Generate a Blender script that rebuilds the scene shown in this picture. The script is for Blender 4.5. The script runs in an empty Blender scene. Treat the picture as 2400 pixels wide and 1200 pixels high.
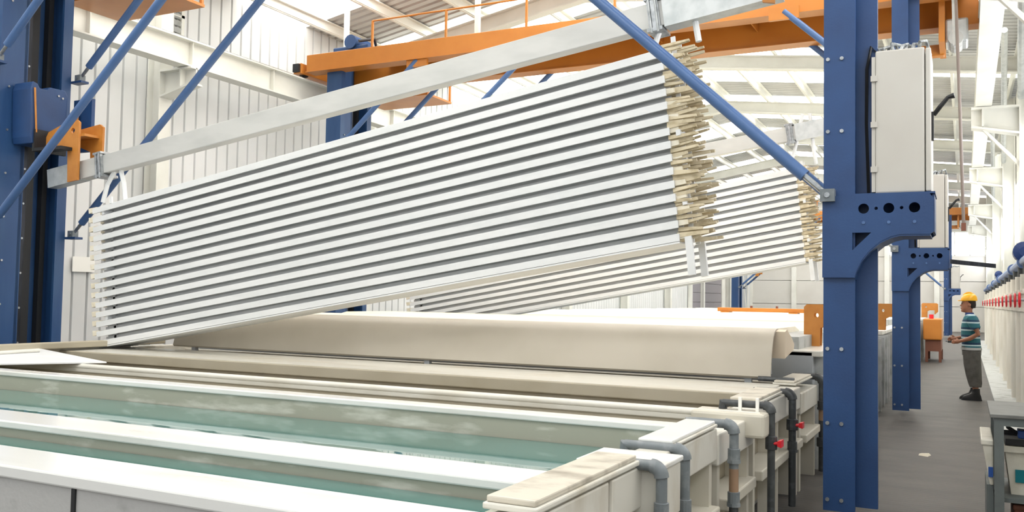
import bpy, bmesh, math, random
from mathutils import Vector, Matrix
random.seed(7)
S = bpy.context.scene
COL = S.collection

# ------------------------------------------------------------------ camera
cam_d = bpy.data.cameras.new('camera'); cam = bpy.data.objects.new('camera', cam_d); COL.objects.link(cam)
cam_d.sensor_width = 36.0; cam_d.lens = 36.0 * 2110.0 / 2400.0; cam_d.clip_end = 300
Fpx = 2110.0
Yc = Vector((2262 - 1200, -(715 - 600), Fpx)).normalized()          # aisle direction seen by the lens
Xc = Vector((4200, 22, -Fpx)); Xc = (Xc - Yc * Xc.dot(Yc)).normalized()
Zc = Yc.cross(Xc)
if Zc.y < 0: Zc = -Zc
right = Vector((Xc.x, Yc.x, Zc.x)); up = Vector((Xc.y, Yc.y, Zc.y)); fwd = Vector((Xc.z, Yc.z, Zc.z))
m = Matrix((right, up, -fwd)).transposed().to_4x4(); m.translation = Vector((0, 0, 1.60))
cam.matrix_world = m
S.camera = cam

# ------------------------------------------------------------------ world, exposure
w = bpy.data.worlds.new('world'); S.world = w; w.use_nodes = True
bg = w.node_tree.nodes['Background']; bg.inputs[0].default_value = (0.97, 0.99, 1.0, 1); bg.inputs[1].default_value = 0.8
SKYLIGHT = 3.05
S.view_settings.view_transform = 'Standard'; S.view_settings.look = 'None'
S.view_settings.gamma = 1.0; S.view_settings.use_curve_mapping = False
S.view_settings.exposure = 0.6

# ------------------------------------------------------------------ materials
def lin(h):
    h = h.lstrip('#'); out = []
    for i in (0, 2, 4):
        c = int(h[i:i+2], 16) / 255.0
        out.append(c / 12.92 if c <= 0.04045 else ((c + 0.055) / 1.055) ** 2.4)
    return (*out, 1.0)

def mat(name, col, rough=0.5, metal=0.0, col2=None, scale=6.0, stretch=(1, 1, 1), bump=0.0, bscale=40.0, spec=0.5, detail=4.0, lo=0.4, hi=0.7, coat=0.0, rough2=None):
    M = bpy.data.materials.new(name); M.use_nodes = True; nt = M.node_tree; N = nt.nodes; L = nt.links
    b = N['Principled BSDF']; b.inputs['Base Color'].default_value = lin(col)
    b.inputs['Roughness'].default_value = rough; b.inputs['Metallic'].default_value = metal
    b.inputs['Specular IOR Level'].default_value = spec; b.inputs['Coat Weight'].default_value = coat
    if col2 or bump:
        g = N.new('ShaderNodeNewGeometry'); mp = N.new('ShaderNodeMapping'); mp.inputs['Scale'].default_value = stretch
        L.new(g.outputs['Position'], mp.inputs['Vector'])
    if col2:
        n = N.new('ShaderNodeTexNoise'); n.inputs['Scale'].default_value = scale; n.inputs['Detail'].default_value = detail
        L.new(mp.outputs[0], n.inputs['Vector'])
        r = N.new('ShaderNodeValToRGB'); r.color_ramp.elements[0].position = lo; r.color_ramp.elements[1].position = hi
        r.color_ramp.elements[0].color = lin(col); r.color_ramp.elements[1].color = lin(col2)
        L.new(n.outputs['Fac'], r.inputs['Fac']); L.new(r.outputs['Color'], b.inputs['Base Color'])
        if rough2 is not None:
            mr = N.new('ShaderNodeMapRange'); mr.inputs['To Min'].default_value = rough; mr.inputs['To Max'].default_value = rough2
            mr.inputs['From Min'].default_value = lo; mr.inputs['From Max'].default_value = hi
            L.new(n.outputs['Fac'], mr.inputs['Value']); L.new(mr.outputs[0], b.inputs['Roughness'])
    if bump:
        n2 = N.new('ShaderNodeTexNoise'); n2.inputs['Scale'].default_value = bscale; n2.inputs['Detail'].default_value = 3
        L.new(mp.outputs[0], n2.inputs['Vector'])
        bp = N.new('ShaderNodeBump'); bp.inputs['Strength'].default_value = bump; bp.inputs['Distance'].default_value = 0.02
        L.new(n2.outputs['Fac'], bp.inputs['Height']); L.new(bp.outputs[0], b.inputs['Normal'])
    return M

def emis(name, col, s):
    M = bpy.data.materials.new(name); M.use_nodes = True; nt = M.node_tree
    b = nt.nodes['Principled BSDF']; b.inputs['Base Color'].default_value = lin(col)
    b.inputs['Emission Color'].default_value = lin(col); b.inputs['Emission Strength'].default_value = s
    return M

MT = dict(
    blue=mat('blue_paint', '1f4272', 0.45, col2='1b3a67', scale=3, bump=0.04, bscale=60),
    blue_worn=mat('blue_paint_worn', '234674', 0.45, col2='365880', scale=2.0, stretch=(2, 2, .35), lo=.45, hi=.8),
    blue_light=mat('blue_tube', '4a6998', 0.33, col2='446290', scale=5),
    orange=mat('orange_paint', 'bf792d', 0.4, col2='b77127', scale=2.5),
    orange_hook=mat('orange_hook', 'c58238', 0.42, col2='b8742b', scale=7),
    dark=mat('dark_rubber', '1c1e22', 0.6),
    guide=mat('guide_steel', '26282e', 0.35, 0.6, col2='3a3d45', scale=8, stretch=(4, 4, .3)),
    steel=mat('zinc_steel', 'b4b8bb', 0.32, 0.85, col2='8f9396', scale=20),
    galv=mat('galvanised', 'c9cdce', 0.42, 0.55, col2='b4babb', scale=9, bump=.03),
    alu=mat('aluminium', 'e6e7e7', 0.5, 0.15, col2='dddfdf', scale=1.5, stretch=(.5, 4, 4)),
    alu_beam=mat('aluminium_beam', 'cdcdca', 0.45, 0.25, col2='c0c1be', scale=3, stretch=(.6, 2, 2)),
    cream=mat('cream_plastic', 'cac5b7', 0.45, col2='beb8a9', scale=2.0, bump=.02),
    rim=mat('rim_plastic', 'd6d3c9', 0.28, col2='b9b19f', scale=2.6, stretch=(.5, 1.5, 1), lo=.5, hi=.78, rough2=.5),
    rim_wet_glare=mat('wet_rim_glare_plastic', 'e4e4e0', 0.13, col2='bdb7ac', scale=2.0, stretch=(.4, 1.5, 1), lo=.52, hi=.8, rough2=.4),  # near-white base also carries painted skylight glare, besides the real wet gloss
    inner=mat('tank_lining', 'a4a495', 0.4, col2='d6d6cb', scale=5, stretch=(.5, 1, 2), detail=8, lo=.54, hi=.74),
    inner_beige=mat('tank_lining_beige', 'aba391', 0.5, col2='a29985', scale=2),
    concrete_front=mat('weathered_tank_front', 'b4b3b0', 0.7, col2='5f5d58', scale=3.2, detail=8, lo=.48, hi=.72, bump=.08),
    cap=mat('cap_board', 'c9c2b3', 0.4, col2='8a8172', scale=4.5, stretch=(1, 1.6, 1), lo=.5, hi=.75),
    hood=mat('hood_plastic', 'bdb5a6', 0.42, col2='b3ab9b', scale=1.4),
    hood_edge=mat('hood_edge', 'dccbb2', 0.5),
    lid=mat('lid_plastic', 'efe8d4', 0.45, col2='e6dec8', scale=2),
    grey_tank=mat('grey_plastic', 'a9adb0', 0.5, col2='9da1a4', scale=3),
    grey_dirty=mat('grey_dirty', 'b4b6b4', 0.6, col2='85877f', scale=5, lo=.5, hi=.75),
    pvc=mat('grey_pvc', '6d7478', 0.4, col2='8b9092', scale=18, lo=.48, hi=.75),
    pvc_dark=mat('dark_pvc', '3a3d3f', 0.4, col2='54585a', scale=20, lo=.5, hi=.8),
    pvc_brown=mat('brown_pipe', '9a7d64', 0.35, col2='8a6f58', scale=10),
    red=mat('red_handle', 'd8202c', 0.35),
    white_pipe=mat('white_pipe', 'e4e0d6', 0.4, col2='d2cdc0', scale=3, stretch=(2, 2, .4)),
    bluepipe=mat('blue_header', '5b76a6', 0.4, col2='6f86ae', scale=5),
    bluedark=mat('navy_pump', '1e3a72', 0.4),
    cabinet=mat('cabinet_cream', 'bdbab3', 0.45, col2='b8b4ac', scale=2),
    wallp=mat('wall_cladding', 'd9dada', 0.45, col2='d0d2d1', scale=.8),
    white_steel=mat('white_steel', 'e3e3dc', 0.4, col2='d8d8d0', scale=1.5),
    roof=mat('roof_sheet', 'bfc0bf', 0.38, 0.2, col2='b2b3b2', scale=.7),
    wall_r=mat('white_wall', 'f1f0ea', 0.5),
    back=mat('back_panel', 'd0cec8', 0.5, col2='c7c4bd', scale=.6),
    greydoor=mat('grey_shutter', '8f8b90', 0.5),
    sky=emis('skylight_sheet', 'fbfaf6', SKYLIGHT),
    window=emis('daylit_window', 'fbfcff', 3.0),
    stick=mat('clamp_plastic', 'd3c6a9', 0.55, col2='b3a381', scale=12, lo=.45, hi=.7),
    stick_white=mat('clamp_cream', 'e9e2d0', 0.5, col2='d9cfb6', scale=12),
    brown=mat('rust_brown', '7a4a38', 0.6),
    black=mat('black_rubber', '1a1b1d', 0.5),
    table=mat('bench_grey', '646b6a', 0.5, col2='565c5b', scale=6),
    table_top=mat('bench_top', '757673', 0.6, col2='666764', scale=7),
    tub=mat('white_tub', 'dedacd', 0.45, col2='c8c3b2', scale=8),
    teal=mat('teal_label', '127a86', 0.45),
    blueplastic=mat('blue_plastic', '1f4f9c', 0.4),
    skin=mat('skin', 'a06c52', 0.5), hair=mat('hair', '241a15', 0.7),
    helmet=mat('yellow_helmet', 'f2b21f', 0.3),
    trousers=mat('grey_trousers', '5f5d59', 0.85, col2='4c4a46', scale=9),
    cable=mat('cable_grey', '6e7274', 0.5, col2='c3c7c6', scale=30),
    cable_brown=mat('cable_brown', '7d716a', 0.5),
    rim_dark=mat('rear_lip', 'b6ad98', 0.5),
)

def floor_mat():
    M = bpy.data.materials.new('aisle_floor'); M.use_nodes = True; nt = M.node_tree; N = nt.nodes; L = nt.links
    b = N['Principled BSDF']; b.inputs['Roughness'].default_value = 0.55; b.inputs['Specular IOR Level'].default_value = .3
    g = N.new('ShaderNodeNewGeometry')
    mp = N.new('ShaderNodeMapping'); mp.inputs['Scale'].default_value = (.8, 1.6, 1); L.new(g.outputs['Position'], mp.inputs[0])
    n = N.new('ShaderNodeTexNoise'); n.inputs['Scale'].default_value = 2.2; n.inputs['Detail'].default_value = 6; L.new(mp.outputs[0], n.inputs[0])
    r = N.new('ShaderNodeValToRGB'); r.color_ramp.elements[0].position = .3; r.color_ramp.elements[1].position = .75
    r.color_ramp.elements[0].color = lin('4c4946'); r.color_ramp.elements[1].color = lin('5f5b56')
    L.new(n.outputs[0], r.inputs[0]); L.new(r.outputs[0], b.inputs['Base Color'])
    wv = N.new('ShaderNodeTexWave'); wv.bands_direction = 'Y'; wv.inputs['Scale'].default_value = 4.0; wv.inputs['Distortion'].default_value = 1.2
    wv.inputs['Detail Scale'].default_value = 2; L.new(g.outputs['Position'], wv.inputs[0])
    rr = N.new('ShaderNodeValToRGB'); rr.color_ramp.elements[0].position = .0; rr.color_ramp.elements[1].position = .25; L.new(wv.outputs[1], rr.inputs[0])
    bp = N.new('ShaderNodeBump'); bp.inputs['Strength'].default_value = .35; bp.inputs['Distance'].default_value = .01
    L.new(rr.outputs[0], bp.inputs['Height']); L.new(bp.outputs[0], b.inputs['Normal'])
    return M
MT['floor'] = floor_mat()

def water_mat():
    M = bpy.data.materials.new('rinse_water'); M.use_nodes = True; nt = M.node_tree; N = nt.nodes; L = nt.links
    b = N['Principled BSDF']; b.inputs['Roughness'].default_value = 0.02; b.inputs['Specular IOR Level'].default_value = .7
    g = N.new('ShaderNodeNewGeometry'); n = N.new('ShaderNodeTexNoise'); n.inputs['Scale'].default_value = .9; L.new(g.outputs['Position'], n.inputs[0])
    r = N.new('ShaderNodeValToRGB'); r.color_ramp.elements[0].position = .3; r.color_ramp.elements[1].position = .7
    r.color_ramp.elements[0].color = lin('4a6d66'); r.color_ramp.elements[1].color = lin('567a75')
    L.new(n.outputs[0], r.inputs[0]); L.new(r.outputs[0], b.inputs['Base Color'])
    n2 = N.new('ShaderNodeTexNoise'); n2.inputs['Scale'].default_value = 3.5; L.new(g.outputs['Position'], n2.inputs[0])
    bp = N.new('ShaderNodeBump'); bp.inputs['Strength'].default_value = .02; bp.inputs['Distance'].default_value = .02
    L.new(n2.outputs[0], bp.inputs['Height']); L.new(bp.outputs[0], b.inputs['Normal'])
    return M
MT['water'] = water_mat()

def shirt_mat():
    M = bpy.data.materials.new('striped_polo'); M.use_nodes = True; nt = M.node_tree; N = nt.nodes; L = nt.links
    b = N['Principled BSDF']; b.inputs['Roughness'].default_value = .85
    tc = N.new('ShaderNodeTexCoord'); sp = N.new('ShaderNodeSeparateXYZ'); L.new(tc.outputs['Generated'], sp.inputs[0])
    mm = N.new('ShaderNodeMath'); mm.operation = 'MULTIPLY'; mm.inputs[1].default_value = 4.6; L.new(sp.outputs[2], mm.inputs[0])
    fr = N.new('ShaderNodeMath'); fr.operation = 'FRACT'; L.new(mm.outputs[0], fr.inputs[0])
    r = N.new('ShaderNodeValToRGB'); r.color_ramp.interpolation = 'CONSTANT'; e = r.color_ramp.elements
    e[0].position = 0; e[0].color = lin('2f6a74'); e[1].position = .36; e[1].color = lin('b9ced2')
    x = e.new(.55); x.color = lin('20405a'); x = e.new(.82); x.color = lin('2f6a74')
    L.new(fr.outputs[0], r.inputs[0]); L.new(r.outputs[0], b.inputs['Base Color'])
    return M
MT['shirt'] = shirt_mat()

# ------------------------------------------------------------------ mesh helpers
WORLD = {}
def tag(o, label=None, cat=None, group=None, kind=None):
    if label: o['label'] = label
    if cat: o['category'] = cat
    if group: o['group'] = group
    if kind: o['kind'] = kind
    return o

class MB:
    def __init__(s): s.v = []; s.f = []
    def add(s, vs, fs):
        n = len(s.v); s.v += [tuple(p) for p in vs]; s.f += [tuple(i + n for i in q) for q in fs]; return s
    def box(s, x0, x1, y0, y1, z0, z1):
        return s.add([(x0,y0,z0),(x1,y0,z0),(x1,y1,z0),(x0,y1,z0),(x0,y0,z1),(x1,y0,z1),(x1,y1,z1),(x0,y1,z1)],
                     [(0,3,2,1),(4,5,6,7),(0,1,5,4),(1,2,6,5),(2,3,7,6),(3,0,4,7)])
    def hexa(s, p):  # 8 corners, bottom 4 then top 4
        return s.add(p, [(0,3,2,1),(4,5,6,7),(0,1,5,4),(1,2,6,5),(2,3,7,6),(3,0,4,7)])
    def prism(s, pts, plane, a, b):
        """polygon pts in the given plane ('xz','yz','xy') extruded between a and b on the third axis"""
        def P(p, t): return {'xz': (p[0], t, p[1]), 'yz': (t, p[0], p[1]), 'xy': (p[0], p[1], t)}[plane]
        n = len(pts)
        return s.add([P(p, a) for p in pts] + [P(p, b) for p in pts],
                     [tuple(range(n))[::-1], tuple(range(n, 2*n))] + [(i, (i+1) % n, n+(i+1) % n, n+i) for i in range(n)])
    def tube(s, path, r, n=10, cap=True):
        """round tube along a polyline; r a number or one radius per point"""
        path = [Vector(p) for p in path]; rs = r if isinstance(r, (list, tuple)) else [r] * len(path)
        rings = []; ref = None
        for i, p in enumerate(path):
            d = (path[min(i+1, len(path)-1)] - path[max(i-1, 0)]).normalized()
            if ref is None: ref = d.orthogonal().normalized()
            ref = (ref - d * ref.dot(d)).normalized(); q = d.cross(ref)
            rings.append([p + (ref * math.cos(2*math.pi*k/n) + q * math.sin(2*math.pi*k/n)) * rs[i] for k in range(n)])
        return s.loft(rings, cap)
    def loft(s, rings, cap=True):
        n = len(rings[0]); vs = [p for r in rings for p in r]; fs = []
        for i in range(len(rings) - 1):
            for k in range(n): fs.append((i*n+k, i*n+(k+1) % n, (i+1)*n+(k+1) % n, (i+1)*n+k))
        if cap: fs += [tuple(range(n))[::-1], tuple(range((len(rings)-1)*n, len(rings)*n))]
        return s.add(vs, fs)
    def ell(s, rings, n=14):
        """loft of horizontal ellipses (x, y, z, rx, ry)"""
        return s.loft([[Vector((x + rx*math.cos(2*math.pi*k/n), y + ry*math.sin(2*math.pi*k/n), z)) for k in range(n)] for x, y, z, rx, ry in rings])
    def sphere(s, c, r, n=10, sz=(1, 1, 1)):
        rings = []
        for i in range(1, 7):
            a = math.pi * i / 7
            rings.append([Vector((c[0] + r*sz[0]*math.sin(a)*math.cos(2*math.pi*k/n), c[1] + r*sz[1]*math.sin(a)*math.sin(2*math.pi*k/n), c[2] - r*sz[2]*math.cos(a))) for k in range(n)])
        return s.loft(rings)
    def xform(s, fn): s.v = [tuple(fn(*p)) for p in s.v]; return s
    def mesh(s, name, m):
        me = bpy.data.meshes.new(name); me.from_pydata(s.v, [], s.f); me.materials.append(m)
        bm = bmesh.new(); bm.from_mesh(me); bmesh.ops.recalc_face_normals(bm, faces=bm.faces); bm.to_mesh(me); bm.free()
        return me
    def build(s, name, m, parent=None, label=None, bevel=0, smooth=False, cat=None, group=None, kind=None):
        xs, ys, zs = zip(*s.v)
        c = Vector(((min(xs)+max(xs))/2, (min(ys)+max(ys))/2, min(zs)))
        s.v = [(x-c.x, y-c.y, z-c.z) for x, y, z in s.v]
        me = s.mesh(name, m); o = bpy.data.objects.new(name, me); COL.objects.link(o)
        if parent is not None:
            o.parent = parent; o.location = c - WORLD[parent.name]
        else: o.location = c
        WORLD[o.name] = c
        if smooth:
            for p in me.polygons: p.use_smooth = True
            try: me.set_sharp_from_angle(angle=math.radians(40))
            except Exception: pass
        if bevel:
            b = o.modifiers.new('bevel', 'BEVEL'); b.width = bevel; b.segments = 2; b.limit_method = 'ANGLE'; b.angle_limit = .6
        return tag(o, label, cat, group, kind)

def empty(name, loc, label=None, cat=None, group=None, kind=None, parent=None):
    o = bpy.data.objects.new(name, None); COL.objects.link(o); o.empty_display_size = .2
    loc = Vector(loc); o.location = loc if parent is None else loc - WORLD[parent.name]; o.parent = parent; WORLD[o.name] = loc
    return tag(o, label, cat, group, kind)

def inst(name, me, loc, parent=None, scale=None, rot=None):
    o = bpy.data.objects.new(name, me); COL.objects.link(o); loc = Vector(loc); WORLD[o.name] = loc
    o.parent = parent; o.location = loc - WORLD[parent.name] if parent is not None else loc
    if scale: o.scale = scale
    if rot: o.rotation_euler = rot
    return o

def copy_tree(o, parent=None, off=None):
    c = o.copy(); COL.objects.link(c); c.parent = parent
    WORLD[c.name] = WORLD[o.name] + (off or Vector())
    if off is not None and parent is None: c.location = o.location + off
    for ch in list(o.children): copy_tree(ch, c, off)
    return c

def arc(cx, cz, r, a0, a1, n=8):
    return [(cx + r*math.cos(math.radians(a0+(a1-a0)*i/n)), cz + r*math.sin(math.radians(a0+(a1-a0)*i/n))) for i in range(n+1)]

def plate(outline, holes, y0, y1, m, name, parent, label=None):
    """flat plate in XZ with real holes, thickness y0..y1"""
    bm = bmesh.new()
    def ring(pts):
        vs = [bm.verts.new((x, y0, z)) for x, z in pts]
        return [bm.edges.new((vs[i], vs[(i+1) % len(vs)])) for i in range(len(vs))]
    es = ring(outline)
    for h in holes: es += ring(h)
    r = bmesh.ops.triangle_fill(bm, edges=es, use_beauty=True)
    fs = [g for g in r['geom'] if isinstance(g, bmesh.types.BMFace)]
    e = bmesh.ops.extrude_face_region(bm, geom=fs)
    for g in e['geom']:
        if isinstance(g, bmesh.types.BMVert): g.co.y = y1
    b = MB(); bm.verts.index_update()
    b.v = [tuple(v.co) for v in bm.verts]; b.f = [tuple(v.index for v in f.verts) for f in bm.faces]; bm.free()
    return b.build(name, m, parent, label)

ORD = ['topmost', 'second', 'third', 'fourth', 'fifth', 'sixth', 'seventh', 'eighth', 'ninth', 'tenth', 'eleventh', 'twelfth', 'thirteenth', 'fourteenth', 'lowest']

# ------------------------------------------------------------------ the hall
XL, XR, Y0, YB = -12.6, 1.25, -2.0, 60.0
EAVE, RIDGE_X, SLL, SLR = 7.3, -7.0, 0.18, 0.11
RZ = EAVE + SLL * (RIDGE_X - XL)
def roof_z(x): return RZ - (SLL*(RIDGE_X-x) if x < RIDGE_X else SLR*(x-RIDGE_X))
MB().box(XL-.3, XR+.3, Y0-40, YB+.3, -.12, 0).build('floor', MT['floor'], kind='structure')

# left wall: ribbed cladding panels
wl = empty('wall_left', (XL, 0, 0), kind='structure')
PW = 1.08
prof = []
for k in range(4):
    y = .27*k
    prof += [(0, y), (0, y+.225), (-.04, y+.238), (-.04, y+.257)]
prof += [(0, PW), (-.08, PW), (-.08, 0)]
b = MB().prism(prof, 'xy', 0, EAVE+.05)
pm = b.mesh('cladding_panel', MT['wallp'])
n = int((YB - Y0) / PW) + 1
for i in range(n): inst('cladding_panel', pm, (XL, Y0 + i*PW, 0), wl)

# back wall: horizontal panels with a daylit opening
wb = empty('wall_back', (0, YB, 0), kind='structure')
pw = (XR - XL) / 5
pb = MB().box(0, pw-.03, 0, .12, 0, 1.47)
pbm = pb.mesh('wall_panel', MT['back'])
WIN = {(4, 3), (3, 3)}
for i in range(5):
    for j in range(6):
        if (i, j) in WIN: continue
        inst('wall_panel', pbm, (XL + i*pw, YB, j*1.5), wb)
for k in range(6): MB().box(XL + k*pw - .14, XL + k*pw + .14, YB-.2, YB+.02, 0, 8.2).build('wall_post', MT['white_steel'], wb)
MB().box(XL-.3, XR+.3, YB+.14, YB+.2, 0, 8.4).build('wall_backing', MT['back'], wb)
for q, (i, j) in enumerate(sorted(WIN)):
    win = empty('window_%d' % (q+1), (XL + i*pw + pw/2, YB, j*1.5), kind='structure')
    x0, x1, z0, z1 = XL+i*pw+.16, XL+(i+1)*pw-.16, j*1.5+.04, j*1.5+1.46
    MB().box(x0, x1, YB+.02, YB+.06, z0, z1).build('pane', MT['window'], win)
    f = MB(); f.box(x0-.05, x1+.05, YB-.03, YB+.08, z0-.05, z0+.03); f.box(x0-.05, x1+.05, YB-.03, YB+.08, z1-.03, z1+.05)
    for t in range(4): xx = x0 + (x1-x0)*t/3; f.box(xx-.03, xx+.03, YB-.03, YB+.08, z0, z1)
    f.build('window_frame', MT['white_steel'], win)

# right wall: smooth white panels with a daylight band
wr = empty('wall_right', (XR, 0, 0), kind='structure')
pr = MB().box(0, .08, 0, 1.98, 0, 3.35).mesh('wall_panel', MT['wall_r'])
pr2 = MB().box(0, .08, 0, 1.98, 0, 2.45).mesh('wall_panel', MT['wall_r'])
pr3 = MB().box(0.02, .06, 0, 1.90, 0, 1.42).mesh('daylight_panel', MT['window'])
for i in range(31):
    y = Y0 + i*2.0
    inst('wall_panel', pr, (XR, y, 0), wr); inst('wall_panel', pr2, (XR, y, 4.85), wr)
    inst('daylight_panel', pr3, (XR, y+.04, 3.39), wr)

# roof sheets, skylight sheets, purlins, rafters
ce = empty('ceiling', (RIDGE_X, 0, EAVE), kind='structure')
def sheet_mesh(x0, x1, m, nm):
    z0 = roof_z(x0); z1 = roof_z(x1); b = MB(); ys = []
    for k in range(4):
        y = k*.25; ys += [(y, 0), (y+.15, 0), (y+.175, .045), (y+.225, .045)]
    ys.append((1.0, 0)); vs = []; fs = []
    for y, h in ys: vs += [(x0, y, z0+h), (x1, y, z1+h)]
    for i in range(len(ys)-1): fs.append((2*i, 2*i+1, 2*i+3, 2*i+2))
    b.add(vs, fs); me = bpy.data.meshes.new(nm); me.from_pydata(b.v, [], b.f); me.materials.append(m); return me
shL = sheet_mesh(XL-.2, RIDGE_X, MT['roof'], 'roof_sheet'); shR = sheet_mesh(RIDGE_X, -2.6, MT['roof'], 'roof_sheet'); shE = sheet_mesh(-2.6, XR+.2, MT['roof'], 'roof_sheet')
skL = sheet_mesh(XL-.2, RIDGE_X, MT['sky'], 'skylight_sheet'); skR = sheet_mesh(RIDGE_X, -2.6, MT['sky'], 'skylight_sheet'); skE = sheet_mesh(-2.6, XR+.2, MT['sky'], 'skylight_sheet')
for i in range(int(YB - Y0) + 1):
    y = Y0 + i
    sk = i % 4 in (0, 3)
    inst('skylight_sheet' if sk else 'roof_sheet', skL if sk else shL, (0, y, 0), ce)
    sk = (i % 6 in (2, 3))
    inst('skylight_sheet' if sk else 'roof_sheet', skE if sk else shE, (0, y, 0), ce)
    sk = i % 6 in (1, 2, 3, 4)
    inst('skylight_sheet' if sk else 'roof_sheet', skR if sk else shR, (0, y, 0), ce)
for k in range(11):
    x = XL + .5 + k*1.32
    z = roof_z(x)
    MB().prism([(x-.09, z-.21), (x-.09, z-.19), (x-.012, z-.19), (x-.012, z-.03), (x+.07, z-.03), (x+.07, z-.012), (x-.03, z-.012), (x-.03, z-.21)], 'xz', Y0, YB).build('purlin', MT['white_steel'], ce)
FR = [5, 11, 17, 23, 29, 35, 41, 47, 53]
for y in FR:
    for xa, xb in ((XL+.1, RIDGE_X), (RIDGE_X, XR-.05)):
        za = roof_z(xa)-.22; zb = roof_z(xb)-.22; hb = .36
        b = MB()
        b.prism([(xa, za), (xb, zb), (xb, zb-.03), (xa, za-.03)], 'xz', y-.11, y+.11)
        b.prism([(xa, za-hb+.03), (xb, zb-hb+.03), (xb, zb-hb), (xa, za-hb)], 'xz', y-.11, y+.11)
        b.prism([(xa, za-.02), (xb, zb-.02), (xb, zb-hb+.02), (xa, za-hb+.02)], 'xz', y-.015, y+.015)
        b.build('rafter', MT['white_steel'], ce)
    for xx in (-9.3, -2.2):
        zz = roof_z(xx)
        MB().tube([(xx, y+.1, zz-.5), (xx, y+1.2, zz-.22)], .025, 8).build('fly_brace', MT['white_steel'], ce)

# left columns, corbels, runway beam
for y in FR[1:]:
    b = MB(); b.box(XL+.03, XL+.05, y-.13, y+.13, 0, EAVE-.2); b.box(XL+.31, XL+.33, y-.13, y+.13, 0, EAVE-.2); b.box(XL+.05, XL+.31, y-.012, y+.012, 0, EAVE-.2)
    b.build('wall_column', MT['white_steel'], wl)
    b = MB(); x0, x1 = XL+.33, -11.55
    b.prism([(x0, 5.37), (x1, 5.37), (x1, 5.34), (x0, 5.34)], 'xz', y-.13, y+.13)
    b.prism([(x0, 4.93), (x1, 5.1), (x1, 5.07), (x0, 4.90)], 'xz', y-.13, y+.13)
    b.prism([(x0, 4.9), (x1, 5.08), (x1, 5.36), (x0, 5.36)], 'xz', y-.012, y+.012)
    b.box(-11.83, -11.8, y-.12, y+.12, 5.04, 5.35)
    b.build('corbel', MT['white_steel'], wl)
def runway(name, xc, side, parent):
    b = MB(); b.box(xc-.14, xc+.14, Y0, YB-.2, 5.38, 5.405); b.box(xc-.14, xc+.14, Y0, YB-.2, 5.81, 5.835); b.box(xc-.012, xc+.012, Y0, YB-.2, 5.4, 5.815)
    o = b.build('runway_beam', MT['white_steel'], parent)
    MB().box(xc-.03, xc+.03, Y0, YB-.2, 5.835, 5.885).build('crane_rail', MT['steel'], o)
    st = MB().box(-.1, .1, -.008, .008, 5.405, 5.81).mesh('stiffener', MT['white_steel'])
    for k in range(30): inst('stiffener', st, (xc, Y0 + 1.0 + k*2.0, 0), o)
runway('runway_beam', -11.75, 1, wl)
# vent in the left wall
v = MB(); v.box(XL-.02, XL+.06, 11.05, 11.12, 6.15, 6.85); v.box(XL-.02, XL+.06, 11.55, 11.62, 6.15, 6.85); v.box(XL-.02, XL+.06, 11.05, 11.62, 6.8, 6.87); v.box(XL-.02, XL+.06, 11.05, 11.62, 6.12, 6.19); v.box(XL-.02, XL+.06, 11.05, 11.62, 6.5, 6.55)
vent = v.build('wall_vent', MT['white_steel'], label='louvred vent high on the ribbed left wall above the runway beam', cat='vent')
for k in range(5):
    z = 6.22 + k*.125
    MB().hexa([(XL+.03, 11.12, z), (XL+.04, 11.12, z), (XL+.04, 11.55, z), (XL+.03, 11.55, z), (XL+.06, 11.12, z+.08), (XL+.07, 11.12, z+.08), (XL+.07, 11.55, z+.08), (XL+.06, 11.55, z+.08)]).build('slat', MT['grey_dirty'], vent)

# right-hand columns, corbels and runway
for y in (2.6, 10.9, 19.3, 27.8, 38.0, 48.0):
    b = MB(); b.box(.92, .95, y-.16, y+.16, 0, 7.25); b.box(1.2, 1.23, y-.16, y+.16, 0, 7.25); b.box(.95, 1.2, y-.015, y+.015, 0, 7.25)
    b.build('wall_column', MT['white_steel'], wr)
    b = MB(); b.prism([(.12, 5.37), (.92, 5.37), (.92, 5.33), (.12, 5.33)], 'xz', y-.16, y+.16)
    b.prism([(.12, 5.02), (.92, 4.86), (.92, 4.82), (.12, 4.98)], 'xz', y-.16, y+.16); b.prism([(.12, 5.0), (.92, 4.84), (.92, 5.35), (.12, 5.35)], 'xz', y-.015, y+.015)
    b.box(.3, .33, y-.15, y+.15, 5.0, 5.34); b.build('corbel', MT['white_steel'], wr)
    MB().prism([(.3, 4.95), (.36, 4.95), (.93, 4.3), (.93, 4.2)], 'xz', y-.05, y+.05).build('knee_brace', MT['white_steel'], wr)
runway('runway_beam', .33, -1, wr)
for k, (ya, yb) in enumerate(((13.3, 19.1), (19.5, 27.6), (28.0, 37.8))):
    MB().tube([(.7, ya, 6.9), (.95, yb, 5.5)], .06, 8).build('wall_brace', MT['galv'], wr)
MB().tube([(.2, 9.2, 5.75), (1.2, 10.2, 5.3)], .09, 8).build('wall_brace', MT['galv'], wr)

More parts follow.
